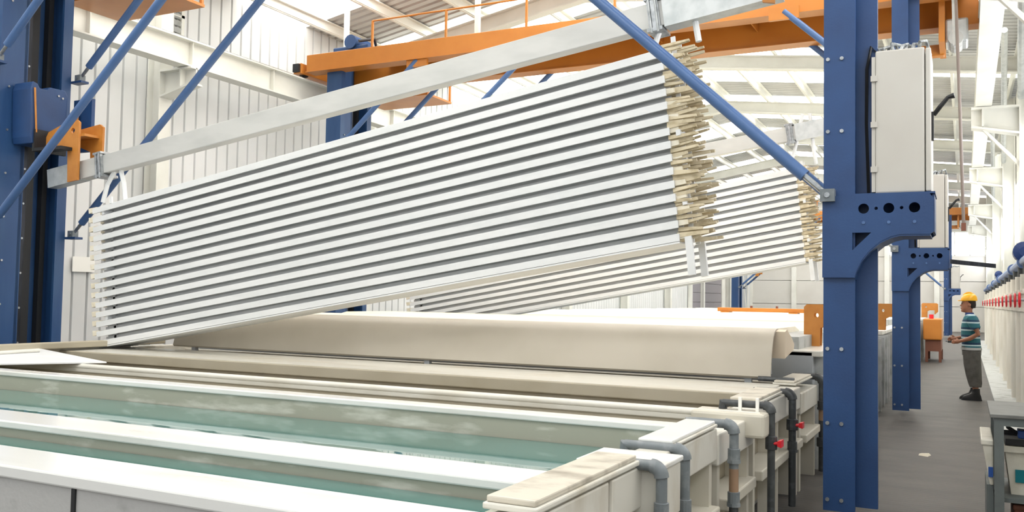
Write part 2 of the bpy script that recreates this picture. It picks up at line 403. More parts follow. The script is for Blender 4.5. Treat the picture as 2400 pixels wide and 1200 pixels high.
# grey shutter and lattice post at the far end of the left wall
dg = empty('door_1', (XL+.05, 48.4, 0), kind='structure')
for k in range(9): MB().box(XL+.05, XL+.12, 45.3, 51.5, .02+k*.5, .5+k*.5).build('slat', MT['greydoor'], dg)
MB().box(XL+.03, XL+.16, 51.5, 52.3, 0, 5).build('door_jamb', MT['white_steel'], dg)
MB().box(XL+.03, XL+.16, 44.9, 45.3, 0, 5).build('door_jamb', MT['white_steel'], dg)
lt = empty('lattice_post', (XL+.4, 55, 0), 'white steel lattice post beside the grey shutter at the far end', 'post')
for y in (53.0, 57.2): MB().box(XL+.3, XL+.42, y, y+.15, 0, 6).build('upright', MT['white_steel'], lt)
for y, yy in ((53.1, 55.2), (55.3, 57.3)):
    z0, z1 = (0, 4.6) if y < 54 else (4.6, 0)
    MB().tube([(XL+.36, y, z0+.1), (XL+.36, yy, z1+.1)], .06, 8).build('diagonal', MT['white_steel'], lt)
MB().box(XL+.36, XL+.37, 53.1, 57.2, .05, 5.9).build('infill_sheet', MT['grey_tank'], lt)

# ------------------------------------------------------------------ tanks
TX0, TX1 = -9.25, -1.24
TG = 'open treatment tanks beside the aisle'
def open_tank(label, y0, y1, zt, near=None, far=.25, deep=.15, inner='inner', rim='rim', front=None, ledge=True):
    """y0..y1 outer faces; near / far: widths of the long rims"""
    t = empty('treatment_tank', ((TX0+TX1)/2, (y0+y1)/2, 0), label, 'tank', TG)
    if near:
        MB().box(TX0, TX1-.2, y0, y0+near, .12, zt-.05).build('near_wall', MT[front or inner], t)
        MB().box(TX0, TX1-.16, y0-.012, y0+near+.012, zt-.05, zt).build('near_rim', MT[rim], t, bevel=.008)
    MB().box(TX0, TX1-.2, y1-far, y1, .12, zt-.04).build('far_wall', MT[inner], t)
    MB().box(TX0, TX1-.16, y1-far-.012, y1+.012, zt-.04, zt).build('far_rim', MT[rim], t, bevel=.008)
    a = y0 + (near or 0)
    MB().box(TX0-.12, TX0, y0, y1, .12, zt+.06).build('end_wall', MT['rim'], t, bevel=.01)
    MB().box(TX1-.22, TX1-.16, y0, y1, .12, zt-.03).build('end_wall', MT[inner], t)
    MB().box(TX0, TX1-.2, a, y1-far, .12, .18).build('tank_floor', MT[inner], t)
    MB().box(TX1-.16, TX1, y0+.01, y1-.01, zt-.19, zt-.01).build('fascia', MT['rim'], t, bevel=.01)
    k = max(1, int((y1-y0)/.8))
    for i in range(k+1):
        y = y0 + .05 + (y1-y0-.16)*i/k
        MB().box(TX1-.16, TX1-.02, y, y+.06, 0, zt-.19).build('buttress', MT['cream'], t)
    if ledge: MB().box(TX1-.16, TX1+.03, y0+.12, y1-.05, .40, .47).build('ledge', MT['cream'], t, bevel=.01)
    MB().box(TX0+.1, TX1-.25, y0+.05, y1-.05, 0, .12).build('plinth', MT['grey_dirty'], t)
    return t

tA = open_tank('nearest green-water tank with a stained grey front face and wet white rim', 2.33, 3.35, .9, near=.27, far=.25, front='concrete_front', rim='rim_wet_glare')
MB().box(-3.01, -2.99, 2.322, 2.33, .12, .85).build('joint_seam', MT['black'], tA)
tB = open_tank('second green-water tank from the camera, wide, with grey pipes at its aisle end', 3.362, 5.06, .9, near=None, far=.14, rim='rim_wet_glare')
tC = open_tank('empty beige-lined tank with a rounded pipe along its far rim', 5.08, 6.02, .86, near=None, far=.2, inner='inner_beige')
MB().tube([(TX0+.1, 5.83, .872), (TX1+.08, 5.83, .872)], .028, 14).build('rounded_lip', MT['rim'], tC, smooth=True)
MB().box(TX1-.35, TX1+.12, 5.76, 6.0, .74, .895).build('rim_end_block', MT['cream'], tC, bevel=.02)
tD = open_tank('empty beige-lined tank with a broad flat far rim in front of the hood', 6.05, 7.9, .9, near=None, far=.95, inner='inner_beige')
MB().box(TX0, TX1-.16, 6.905, 6.955, .80, .902).build('rim_lip', MT['inner_beige'], tD, bevel=.01)  # darker lining colour paints in the shade on the lip's front face
tE = open_tank('closed tank beneath the big beige sloping hood', 7.92, 8.9, .84, near=None, far=.12, inner='inner_beige')

for nm, lb, y0, y1, z in (('tank_water', 'calm green water in the nearest tank', 2.61, 3.09, .815), ('tank_water', 'calm green water in the wide second tank', 3.37, 4.91, .745)):
    b = MB(); nx, ny = 40, 8
    b.box(TX0+.01, TX1-.23, y0, y1, z-.5, z)
    b.build(nm, MT['water'], label=lb, cat='water', group='water in the open tanks')

# cap boards on the aisle ends
CG = 'cap boards on the tank ends'
def cap_board(lb, x0, x1, y0, y1, z0, z1, m='cap', lip=True):
    t = empty('cap_board', ((x0+x1)/2, (y0+y1)/2, z0), lb, 'board', CG)
    MB().box(x0, x1, y0, y1, z0 + (z1-z0)*.5, z1).build('top_board', MT[m], t, bevel=.006)
    MB().box(x0-.01, x1+.012, y0-.01, y1+.01, z0, z0 + (z1-z0)*.5).build('bottom_board', MT['rim'], t, bevel=.006)
cap_board('brown-stained cap board on the end of the nearest tank', -1.42, -1.24, 2.66, 3.66, .9, .945)
cap_board('clean white cap board on the end of the second tank', -1.41, -1.24, 4.18, 5.0, .9, .935, 'rim_wet_glare')
cap_board('beige cap board beside the black pipe at the empty tank', -1.45, -1.26, 6.25, 7.1, .9, .94)
cap_board('small beige cap board at the corner of the hooded tank', -1.45, -1.28, 7.85, 8.75, .9, .935)
ob = empty('overflow_box', (-1.4, 3.9, .6), 'pale overflow box projecting into the second tank under a grey pipe', 'box')
MB().box(-1.53, -1.47, 3.73, 4.05, .62, .87).build('body', MT['rim'], ob, bevel=.008)
MB().box(-1.54, -1.15, 3.72, 4.06, .87, .895).build('lid', MT['rim_wet_glare'], ob, bevel=.006)
MB().box(-1.4, -1.16, 3.73, 4.05, .64, .868).build('outer_chute', MT['rim'], ob, bevel=.008)
# drip tray at the far left of the empty tank
dt = empty('drip_tray', (-8.3, 5.8, .85), 'grey sheet drip tray sloping across the left end of the empty tank', 'tray')
MB().hexa([(-9.2, 5.12, .88), (-7.95, 5.12, .9), (-7.35, 6.0, .9), (-9.2, 6.6, .93), (-9.2, 5.12, .892), (-7.95, 5.12, .912), (-7.35, 6.0, .912), (-9.2, 6.6, .942)]).build('sheet', MT['alu'], dt)
MB().box(-9.24, -9.1, 5.1, 8.3, .93, 1.0).build('back_lip', MT['rim_dark'], dt, bevel=.01)
MB().tube([(-9.05, 5.3, .91), (-8.75, 6.3, .95)], .02, 8).build('bead', MT['rim'], dt)

# hood
hd = empty('tank_hood', (-5.3, 8.2, .9), 'big beige plastic hood sloping over the closed tank', 'hood')
def hood_pts(x, dx=0):
    return None
HP = [(7.96, .95), (8.0, 1.10), (8.04, 1.21), (8.085, 1.285), (8.14, 1.332), (8.21, 1.355), (8.30, 1.36), (8.42, 1.335), (8.57, 1.28), (8.72, 1.22)]
HI = [(y+.018, z-.018) for y, z in HP]
b = MB(); ring = HP + HI[::-1]
b.prism([(y, z) for y, z in ring], 'yz', -8.6, -1.50)
b.build('hood_shell', MT['hood'], hd, smooth=True)
for x in (-8.3, -5.0, -1.7): MB().box(x-.03, x+.03, 8.0, 8.05, .80, .98).build('hood_leg', MT['grey_tank'], hd)
MB().prism([(8.20, 1.335), (8.30, 1.352), (8.55, 1.27), (8.68, 1.21), (8.66, 1.16), (8.2, 1.1)], 'yz', -1.60, -1.42).build('end_cheek', MT['hood_edge'], hd)
MB().prism([(8.0, .93), (8.07, 1.18), (8.2, 1.31), (8.5, 1.27), (8.6, .93)], 'yz', -8.55, -8.5).build('end_cheek', MT['hood_edge'], hd)
MB().prism([(8.02, .93), (8.07, 1.18), (8.2, 1.30), (8.5, 1.25), (8.6, .93)], 'yz', -1.62, -1.605).build('end_web', MT['grey_tank'], hd)
MB().tube([(-1.6, 7.95, .935), (-1.3, 7.95, .935)], .022, 8).build('hinge_bar', MT['pvc_dark'], hd)

# taller lidded tanks further along
LG = 'tall lidded tanks further along the aisle'
places = ['just behind the big beige hood', 'carrying the second orange hook', 'in front of the second blue mast', 'level with the second blue mast', 'just beyond the second blue mast', 'short of the worker', 'level with the worker', 'well beyond the worker', 'near the far end of the line', 'last before the orange machine', 'far down the line by the far crane']
yy = 9.0
for k in range(11):
    y0, y1 = yy, yy + 2.25; yy += 2.35
    t = empty('lidded_tank', (-5.2, (y0+y1)/2, 0), 'tall grey lidded tank ' + places[k], 'tank', LG)
    if k == 2:
        t['label'] = 'open grey tank below the smaller tilted rack'
        for a in ((TX0-.25, -1.3, y0, y0+.1), (TX0-.25, -1.3, y1-.1, y1), (TX0-.25, TX0-.15, y0+.1, y1-.1), (-1.4, -1.3, y0+.1, y1-.1)): MB().box(*a, .1, 1.13).build('tank_wall', MT['grey_tank'], t)
        MB().box(TX0-.2, -1.3, y0+.05, y1-.05, .05, .1).build('plinth', MT['grey_dirty'], t)
        for i in range(4): MB().box(-1.3, -1.12, y0+.12+.65*i, y0+.19+.65*i, 0, 1.08).build('buttress', MT['grey_dirty'], t)
        continue
    MB().box(TX0, -1.3, y0, y1, .1, 1.13).build('body', MT['grey_tank'], t, bevel=.01)
    MB().box(TX0+.1, -1.4, y0+.1, y1-.1, 0, .1).build('plinth', MT['grey_dirty'], t)
    MB().box(TX0-.03, -1.22, y0, y1, 1.08, 1.14).build('rim', MT['rim'], t, bevel=.01)
    nb = 4
    for i in range(nb):
        y = y0 + .12 + (y1-y0-.3)*i/(nb-1)
        MB().box(-1.3, -1.12, y, y+.07, 0, 1.08).build('buttress', MT['grey_dirty'], t)
    MB().prism([(y0+.06, 1.14), (y0+.22, 1.27), (y0+.5, 1.32), (y1-.5, 1.32), (y1-.22, 1.27), (y1-.06, 1.14)], 'yz', TX0+.3, -1.75).build('lid', MT['lid'], t)
    hs = MB().box(-.09, .09, -.004, .004, -.012, .012).mesh('vent_slot', MT['black'])
    MB().box(-1.76, -1.45, y0+.12, y1-.12, 1.14, 1.26).build('vent_box', MT['grey_dirty'], t)
    for i in range(2): inst('vent_slot', hs, (-1.66 + .0*i, y0+.118, 1.2), t) if i == 0 else None
    MB().tube([(-1.17, y0+1.0, 1.0), (-1.17, y0+1.0, .62)], .018, 8).build('gauge_tube', MT['white_pipe'], t)
    if k in (4, 6): MB().tube([(-1.2, y0+.4, 1.0), (-1.05, y0+.4, .95), (-1.05, y0+.4, .05)], .03, 8).build('drain_hose', MT['pvc_dark'], t)

# orange beam saddles standing on the lidded tanks
SG = 'orange hook saddles on the tank rims'
def saddle(lb, x0, y, z, wdt=.32, h=.44):
    t = empty('hook_saddle', (x0+wdt/2, y, z), lb, 'hook', SG)
    o = [(x0, z), (x0, z+h-.03), (x0+.03, z+h), (x0+wdt+.1, z+h), (x0+wdt+.14, z+h-.03), (x0+wdt+.14, z+.18), (x0+wdt+.06, z+.1), (x0+wdt+.04, z+.1), (x0+wdt+.04, z+.22), (x0+.22, z+.22), (x0+.165, z+.19), (x0+.16, z)]
    for s in (0, .16): plate(o, [arc(x0+.125, z+h-.115, .026, 0, 330, 11)], y+s, y+s+.02, MT['orange_hook'], 'side_plate', t)
    MB().box(x0+.02, x0+.14, y+.02, y+.16, z+.02, z+.1).build('spacer', MT['orange'], t)
    return t
saddle('orange steel hook plate with a round hole, nearest of the tank-top hooks', -1.53, 9.95, 1.14)
saddle('orange hook plate seen between the first and second blue masts', -1.35, 16.2, 1.16)
saddle('orange hook arch standing by the orange machine past the second mast', -1.2, 30.5, 1.2)
bm_ = empty('stored_beam', (-4.2, 22, 1.4), 'long orange beam lying across the lids of the far tanks', 'beam')
MB().box(-5.4, -1.9, 21.9, 22.1, 1.345, 1.44).build('beam_box', MT['orange'], bm_, bevel=.01)
for x in (-5.2, -3.6, -2.2): MB().box(x-.1, x+.1, 21.8, 22.2, 1.32, 1.345).build('foot_pad', MT['orange_hook'], bm_)
for x in (-4.6, -4, -3): MB().tube([(x, 22, 1.44), (x, 22, 1.49)], .03, 8).build('lug', MT['brown'], bm_)

om = empty('orange_machine', (-.72, 28.5, 0), 'orange machine housing on a rusty frame past the second blue mast', 'machine')
MB().box(-1.05, -.58, 27.6, 29.6, .62, 1.2).build('housing', MT['orange'], om, bevel=.03)
MB().box(-1.0, -.6, 27.7, 29.5, .3, .62).build('frame', MT['brown'], om)
for x in (-1.0, -.66):
    for y in (27.7, 29.4): MB().box(x, x+.07, y, y+.07, 0, .3).build('leg', MT['brown'], om)
MB().tube([(-.85, 28, 1.2), (-.85, 28, 1.32)], .06, 10).build('filler_cap', MT['red'], om)

# ------------------------------------------------------------------ pipes on the tank ends
PG = 'drop pipes over the tank ends'
def elbow(p, q, r, n=5):
    """quarter bend path from horizontal -> down"""
    pass
def drop_pipe(lb, x_in, x, y, z, zb, r, m, valve=None, brown=None, collars=(), holder=False):
    t = empty('drop_pipe', (x, y, zb), lb, 'pipe', PG)
    R = r*1.9
    MB().tube([(x_in, y, z), (x-R, y, z)], r, 14).build('horizontal_pipe', MT[m], t, smooth=True)
    MB().tube([(x_in, y, z-.06), (x_in, y, z-.03), (x_in, y, z+.005), (x_in+.02, y, z)], [r*1.1, r*1.15, r*1.12, r], 12).build('dip_elbow', MT[m], t, smooth=True)
    pts = [(x-R+R*math.sin(a), y, z-R+R*math.cos(a)) for a in [i*math.pi/2/6 for i in range(7)]]
    MB().tube(pts, r*1.3, 14).build('elbow', MT[m], t, smooth=True)
    top = z-R
    if brown:
        MB().tube([(x, y, top), (x, y, brown[0])], r, 14).build('down_pipe', MT[m], t, smooth=True)
        MB().tube([(x, y, brown[0]), (x, y, brown[1])], r*1.02, 14).build('clear_section', MT['pvc_brown'], t, smooth=True)
        MB().tube([(x, y, brown[1]), (x, y, zb)], r, 14).build('down_pipe', MT['pvc_dark'], t, smooth=True)
    else: MB().tube([(x, y, top), (x, y, zb)], r, 14).build('down_pipe', MT[m], t, smooth=True)
    for zc in collars:
        MB().tube([(x, y, zc-.032), (x, y, zc-.03), (x, y, zc+.03), (x, y, zc+.032)], [r, r*1.32, r*1.32, r], 14).build('collar', MT[m], t)
        MB().tube([(x, y, zc-.05), (x, y, zc-.03)], r*1.48, 8).build('union_nut', MT[m], t)
    if valve:
        v = MB().tube([(x, y, valve-.045), (x, y, valve-.04), (x, y, valve+.04), (x, y, valve+.045)], [r, r*1.55, r*1.55, r], 12).build('valve_body', MT['pvc_dark'], t)
        h = MB(); h.tube([(x, y-.02, valve), (x+r*2.3, y-.02, valve)], r*.45, 8); h.hexa([(x+r*2, y-.06, valve-.012), (x+r*3, y-.06, valve-.02), (x+r*3, y+.03, valve-.02), (x+r*2, y+.03, valve-.012), (x+r*2, y-.06, valve+.02), (x+r*3, y-.06, valve+.025), (x+r*3, y+.03, valve+.025), (x+r*2, y+.03, valve+.02)])
        h.build('valve_handle', MT['red'], v, label='red valve handle')
    if holder:
        for xx in (x-.2, x-.09): MB().box(xx, xx+.02, y-.05, y-.03, z-.05, z+.045).build('white_strap', MT['wall_r'], t)
    return t
drop_pipe('thick grey elbow pipe dropping at the end of the nearest tank', -1.38, -1.14, 3.695, .90, .05, .024, 'pvc', collars=(.72,))
drop_pipe('grey pipe lying over the overflow box and bending down', -1.47, -1.175, 4.17, .90, .05, .024, 'pvc', collars=(.64,))
drop_pipe('grey pipe with a brown lower section at the second tank', -1.42, -1.165, 5.13, .905, .05, .026, 'pvc', brown=(.66, .50), collars=(.74, .50))
drop_pipe('dark pipe in white straps with a red valve at the empty tank', -1.42, -1.11, 5.93, .935, .05, .024, 'pvc_dark', valve=.70, holder=True)
drop_pipe('black pipe with a red valve beside the beige cap board', -1.46, -1.19, 7.2, .905, .04, .028, 'pvc_dark', valve=.66, collars=(.5,))
drop_pipe('black drain pipe with a low red valve nearest the first blue mast', -1.44, -1.2, 8.88, .905, .03, .03, 'pvc_dark', brown=(.62, .5), valve=.3, collars=(.65,))

# ------------------------------------------------------------------ crane
def make_crane():
    t = empty('travelling_crane', (-5.6, 7.58, 0)); B = MT['blue']; O = MT['orange']
    # girders
    for y0, zb in ((6.93, 5.95), (7.83, 5.74)): MB().box(-11.55, .2, y0, y0+.25, zb, 6.28).build('girder', O, t, bevel=.01)
    for y0, zb in ((6.90, 5.95), (7.80, 5.74)): MB().box(-11.55, .2, y0, y0+.31, zb-.015, zb).build('bottom_flange', O, t)
    MB().box(-.8, -.26, 7.9, 8.05, 5.33, 5.5).build('lower_tie', O, t, bevel=.01)
    MB().box(-10.2, .0, 7.18, 7.83, 6.16, 6.19).build('walkway_deck', O, t)
    for x in (-9.4, -7.8, -6.2, -4.6, -3.0, -1.4): MB().box(x-.01, x+.01, 7.18, 7.83, 5.98, 6.16).build('cross_plate', O, t)
    # end trucks
    for xc in (-11.75, .33):
        tr = MB().box(xc-.1, xc+.1, 6.9, 9.3, 5.93, 6.13).build('end_truck', O, t, bevel=.01)
        for y in (7.1, 9.1): MB().tube([(xc-.05, y, 5.985), (xc+.05, y, 5.985)], .1, 14).build('wheel', MT['dark'], tr)
        MB().box(xc-.07, xc+.07, 6.84, 6.9, 5.95, 6.11).build('buffer', MT['dark'], tr)
    MB().box(-.32, -.24, 7.2, 8.2, 5.35, 5.95).build('motor_hanger', O, t)
    mo = MB().box(-.24, .06, 7.3, 7.75, 5.35, 5.7).build('drive_motor', MT['galv'], t, bevel=.03)
    MB().tube([(-.1, 7.25, 5.4), (-.1, 7.75, 5.4)], .1, 12).build('gearbox', MT['grey_dirty'], mo)
    # railing on the near girder
    for i in range(6):
        x = -10.0 + i*1.62
        MB().box(x-.018, x+.018, 6.93, 6.966, 6.28, 6.78).build('rail_post', O, t)
    MB().tube([(-10.0, 6.948, 6.78), (-1.9, 6.948, 6.78)], .018, 8).build('hand_rail', O, t)
    # left mast (channel open to the load)
    mb = MB(); z0, z1 = .3, 6.2
    mb.box(-11.15, -11.1, 7.08, 8.08, z0, z1)
    mb.box(-11.1, -10.8, 7.08, 7.12, z0, z1); mb.box(-11.1, -10.8, 8.04, 8.08, z0, z1)
    mb.box(-10.84, -10.8, 7.12, 7.44, z0, z1); mb.box(-10.84, -10.8, 7.94, 8.04, z0, z1)
    mb.box(-10.92, -10.80, 7.40, 7.45, z0, z1)
    ml = mb.build('mast', MT['blue_worn'], t)
    MB().box(-11.0, -10.92, 7.50, 7.58, z0+.02, z1-.02).build('guide_rail', MT['guide'], ml)
    MB().box(-11.06, -10.98, 7.62, 7.72, z0+.02, z1-.02).build('guide_rail', MT['dark'], ml)
    MB().box(-11.09, -10.99, 7.60, 7.64, z0+.02, z1-.02).build('cable_chain', MT['blue'], ml)
    MB().box(-11.09, -11.0, 7.86, 7.93, z0+.02, z1-.02).build('cable_chain', MT['dark'], ml)
    bolt = MB().tube([(0, 0, 0), (0, -.014, 0)], .014, 8).mesh('bolt', MT['steel'])
    bx = MB().tube([(0, 0, 0), (.014, 0, 0)], .014, 8).mesh('bolt', MT['steel'])
    for k in range(9): inst('bolt', bx, (-10.92, 7.54, .9 + k*.45), ml); inst('bolt', bx, (-10.8, 7.2, .85 + k*.55), ml)
    tm = MB().box(-11.2, -10.35, 7.3, 7.8, 6.28, 6.48).build('hoist_motor', B, t, bevel=.02)
    MB().tube([(-10.75, 7.25, 6.55), (-10.75, 7.85, 6.55)], .14, 14).build('motor_drum', B, tm, smooth=True)
    MB().tube([(-10.5, 7.2, 6.52), (-10.35, 7.5, 6.62), (-10.5, 7.8, 6.5)], .03, 8).build('cable_loop', MT['dark'], tm)
    # carriage with orange hook on the left mast
    def carriage(mx, dz, m):
        f = lambda x: x if not m else -.94 - (x + 10.78)*.55
        def bb(x0, x1, *a): x0, x1 = sorted((f(x0), f(x1))); return MB().box(x0, x1, *a)
        q = MB().prism([(7.26, 3.5+dz), (7.24, 4.1+dz), (7.27, 4.2+dz), (7.33, 4.18+dz), (7.36, 4.13+dz), (7.46, 4.13+dz), (7.5, 4.17+dz), (7.72, 4.17+dz), (7.76, 4.1+dz), (7.74, 3.42+dz), (7.28, 3.42+dz)], 'yz', *sorted((f(-10.78), f(-10.42))))
        c = q.build('carriage', B, t, bevel=.01)
        MB().prism([(7.95, 3.4+dz), (7.95, 4.1+dz), (8.0, 4.1+dz), (8.0, 3.4+dz)], 'yz', *sorted((f(-10.55), f(-10.2)))).build('side_cheek', B, c)
        for y, zz in ((7.285, 4.12), (7.9, 3.95)): MB().tube([(f(-10.41), y, zz+dz), (f(-10.405), y+.04, zz-.56+dz)], .012, 8).build('orange_strip', MT['orange_hook'], c)
        inst('bolt', bx, (f(-10.42), 7.62, 4.08+dz), c); inst('bolt', bx, (f(-10.42), 7.68, 4.06+dz), c)
        h = [(-10.45, 3.44), (-10.36, 3.58), (-10.05, 3.68), (-9.83, 3.70), (-9.79, 3.67), (-9.79, 2.95), (-9.97, 2.93), (-9.99, 3.36), (-10.42, 3.34)]
        if m: h = [(f(x), z) for x, z in h]
        h = [(x, z+dz) for x, z in h]
        hx = f(-9.90)
        hk = plate(h, [arc(hx, 3.57+dz, .035, 0, 330, 11)], 7.46, 7.49, MT['orange_hook'], 'hook_plate', t)
        h2 = [(f(x), z+dz) for x, z in [(-10.2, 3.45), (-10.2, 3.62), (-9.72, 3.68), (-9.66, 3.64), (-9.66, 3.05), (-9.86, 3.05), (-9.88, 3.34)]]
        plate(h2, [], 7.70, 7.73, MT['orange_hook'], 'hook_plate', t)
        bb(-10.35, -9.72, 7.49, 7.70, 3.5+dz, 3.53+dz).build('hook_spreader', MT['orange_hook'], t)
        bb(-10.42, -9.9, 7.3, 7.46, 3.32+dz, 3.36+dz).build('pad', MT['dark'], t)
        bb(-10.44, -10.40, 7.3, 7.75, 3.32+dz, 3.6+dz).build('pad', MT['dark'], t)
    carriage(-5.86, 0, False)
    carriage(-5.86, 1.12, True)
    # right mast
    z0, z1 = .12, 6.2
    mb = MB(); mb.box(-.915, -.70, 6.83, 6.87, z0, z1); mb.box(-.80, -.76, 6.87, 6.95, z0, z1); mb.box(-.76, -.56, 6.95, 7.0, z0+.02, z1)
    mb.box(-.88, -.72, 7.95, 8.05, z0, z1)
    for z in (.5, 1.4, 3.6, 5.0): mb.box(-.86, -.74, 7.0, 7.95, z, z+.06)
    mr = mb.build('mast', B, t)
    for z in (.2, .74, 1.27, 1.80, 2.84, 3.37, 3.9, 4.43, 4.96):
        for x in (-.885, -.79): inst('bolt', bolt, (x, 6.83, z), mr)
    # bracket arm
    out = [(-.918, 1.78), (-.918, 2.365), (-.215, 2.365), (-.19, 2.33), (-.19, 2.10), (-.21, 2.085)]
    curve = [(-.40, 2.085), (-.46, 2.07), (-.53, 2.035), (-.60, 1.975), (-.655, 1.90), (-.69, 1.82), (-.70, 1.78)]
    out += curve
    def circ(x, z, r, n=20): return arc(x, z, r, 0, 360-360/n, n-1)
    holes = [circ(-.64, 2.27, .036), circ(-.475, 2.27, .036), circ(-.31, 2.27, .036), circ(-.557, 2.27, .012, 8), circ(-.392, 2.27, .012, 8), [(-.715, 2.10), (-.59, 2.10), (-.715, 1.975)]]
    br = plate(out, holes, 6.795, 6.825, B, 'bracket_arm', t)
    plate(out, [], 7.2, 7.22, B, 'bracket_arm', t)
    MB().box(-.70, -.18, 6.795, 7.22, 2.365, 2.378).build('bracket_top', B, t)
    MB().box(-.20, -.185, 6.82, 7.2, 2.1, 2.36).build('bracket_end', B, t)
    fl = MB(); C = [(-.21, 2.085)] + curve
    for (xa, za), (xb, zb) in zip(C, C[1:]): fl.hexa([(xa, 6.8, za-.012), (xa, 7.2, za-.012), (xb, 7.2, zb-.012), (xb, 6.8, zb-.012), (xa, 6.8, za), (xa, 7.2, za), (xb, 7.2, zb), (xb, 6.8, zb)])
    fl.build('bracket_flange', B, t)
    bb_ = MB().tube([(0, 0, 0), (0, -.008, 0)], .012, 8).mesh('bolt', MT['blue_light'])
    for x in (-.64, -.475, -.31): inst('bolt', bb_, (x, 6.797, 2.17), br)
    # tube braces
    def brace(p, q, rod=True):
        p, q = Vector(p), Vector(q); d = (q-p).normalized()
        s = MB().tube([p+d*.22, q], .048, 14).build('brace_tube', MT['blue_light'], t, smooth=True)
        MB().tube([p+d*.02, p+d*.24], .022, 10).build('rod_end', MT['steel'], s)
        k = d.x/abs(d.x)
        MB().box(p.x-.05, p.x+.05, p.y-.045, p.y+.045, p.z-.045, p.z+.045).build('clevis', MT['pvc'], s)
        MB().tube([(p.x, p.y-.06, p.z), (p.x, p.y-.03, p.z)], .02, 8).build('pin', MT['steel'], s)
        MB().box(q.x-.22, q.x+.22, q.y-.03, q.y+.03, q.z-.13, q.z+.06).build('lug_plate', MT['orange'], s)
    for y in (6.98, 8.14):
        brace((-10.72, y, 2.34), (-6.6, y, 5.94)); brace((-10.7, y, 4.45), (-9.0, y, 5.94))
        s = MB().box(-10.82, -10.6, y-.06, y+.06, 2.27, 2.3).build('brace_seat', B, t)
        MB().box(-10.82, -10.6, y-.06, y+.06, 4.38, 4.41).build('brace_seat', B, t)
    for y in (6.79, 8.1):
        brace((-.88, y, 2.37), (-4.72, y, 5.94)); brace((-.86, y, 4.5), (-2.4, y, 5.94))
    # maintenance platform and conductor posts
    pf = MB().box(-11.3, -9.6, 8.3, 9.25, 5.62, 5.66).build('platform', O, t)
    for x in (-11.2, -9.63): MB().box(x-.02, x+.02, 9.2, 9.24, 5.66, 6.1).build('rail_post', O, pf)
    MB().tube([(-11.2, 9.22, 6.1), (-9.63, 9.22, 6.1)], .018, 8).build('hand_rail', O, pf)
    for x in (-11.2, -9.66): MB().box(x-.03, x+.03, 8.35, 8.41, 5.66, 5.95).build('hanger', O, pf)
    for x in (-10.98, -8.0): MB().box(x-.045, x+.045, 7.4, 7.47, 6.2, 7.3).build('conductor_post', MT['white_steel'], t)
    return t
c1 = make_crane()
tag(c1, 'nearest blue-masted travelling crane carrying the large tilted rack', 'crane', 'travelling cranes over the tanks')
c2 = copy_tree(c1, None, Vector((0, 6.87, 0)))
tag(c2, 'middle crane with the orange girder in view, carrying the smaller tilted rack', 'crane')
c3 = copy_tree(c1, None, Vector((0, 41.2, 0)))
tag(c3, 'small far crane without a rack near the back wall', 'crane')

# control cabinets on the bracket arms
def make_cabinet():
    t = empty('control_cabinet', (-.4, 7.0, 2.378))
    MB().box(-.565, -.245, 6.83, 7.3, 2.378, 3.40).build('body', MT['cabinet'], t, bevel=.012)
    d = MB().box(-.24, -.205, 6.83, 7.3, 2.385, 3.39).build('door', MT['cabinet'], t, bevel=.008)
    MB().box(-.205, -.19, 6.9, 6.95, 2.75, 2.95).build('handle_plate', MT['black'], d)
    MB().tube([(-.19, 6.92, 2.93), (-.15, 6.9, 2.98), (-.10, 6.89, 3.04), (-.06, 6.885, 3.05)], [.016, .016, .014, .02], 8).build('lever', MT['black'], d)
    MB().box(-.59, -.566, 6.84, 7.28, 2.39, 3.36).build('rear_panel', MT['cabinet'], t)
    for z in (2.55, 2.87, 3.2): MB().box(-.595, -.55, 6.818, 6.832, z-.02, z+.02).build('hinge', MT['cabinet'], t)
    for i in range(7):
        x = -.53 + i*.04; r = random.random
        MB().tube([(x, 6.9+.1*r(), 3.40), (x-.03+.06*r(), 6.9+.1*r(), 3.44+.04*r()), (x+.05, 6.95+.1*r(), 3.45+.04*r()), (x+.1*r(), 7.1, 3.40)], .012, 6).build('cable', MT['cable'], t)
    MB().tube([(-.55, 6.95, 3.40), (-.6, 6.93, 3.46), (-.63, 6.93, 3.3), (-.635, 6.95, 2.9), (-.62, 6.95, 2.4)], .012, 6).build('cable', MT['black'], t)
    return t
k1 = make_cabinet(); tag(k1, 'large cream control cabinet on the nearest blue bracket arm', 'cabinet', 'control cabinets on the cranes')
tag(copy_tree(k1, None, Vector((0, 6.87, 0))), 'cream control cabinet on the second blue bracket, behind the large one', 'cabinet')
tag(copy_tree(k1, None, Vector((0, 41.2, 0))), 'tiny far control cabinet above the worker on the distant mast', 'cabinet')
ca = empty('collector_arm', (.1, 13.6, 2.1), 'flat dark bar sticking out from the second blue bracket towards the wall', 'bar')
MB().hexa([(-.18, 13.62, 2.16), (.37, 13.62, 2.10), (.37, 13.66, 2.10), (-.18, 13.66, 2.16), (-.18, 13.62, 2.22), (.37, 13.62, 2.155), (.37, 13.66, 2.155), (-.18, 13.66, 2.22)]).build('bar', MT['guide'], ca)
pc = empty('pendant_cable', (-.05, 13, 2.6), 'thin grey-brown pendant cable hanging beside the white columns', 'cable')
MB().tube([(-.10, 13, 5.93), (-.05, 13, 4.2), (-.012, 13, 2.64)], .02, 8).build('cable', MT['cable_brown'], pc)
MB().tube([(-.115, 13.02, 5.93), (-.10, 13.02, 5.0)], .03, 8).build('cable_sleeve', MT['grey_dirty'], pc)
MB().box(-.04, .015, 12.97, 13.03, 2.56, 2.66).build('end_weight', MT['brown'], pc)

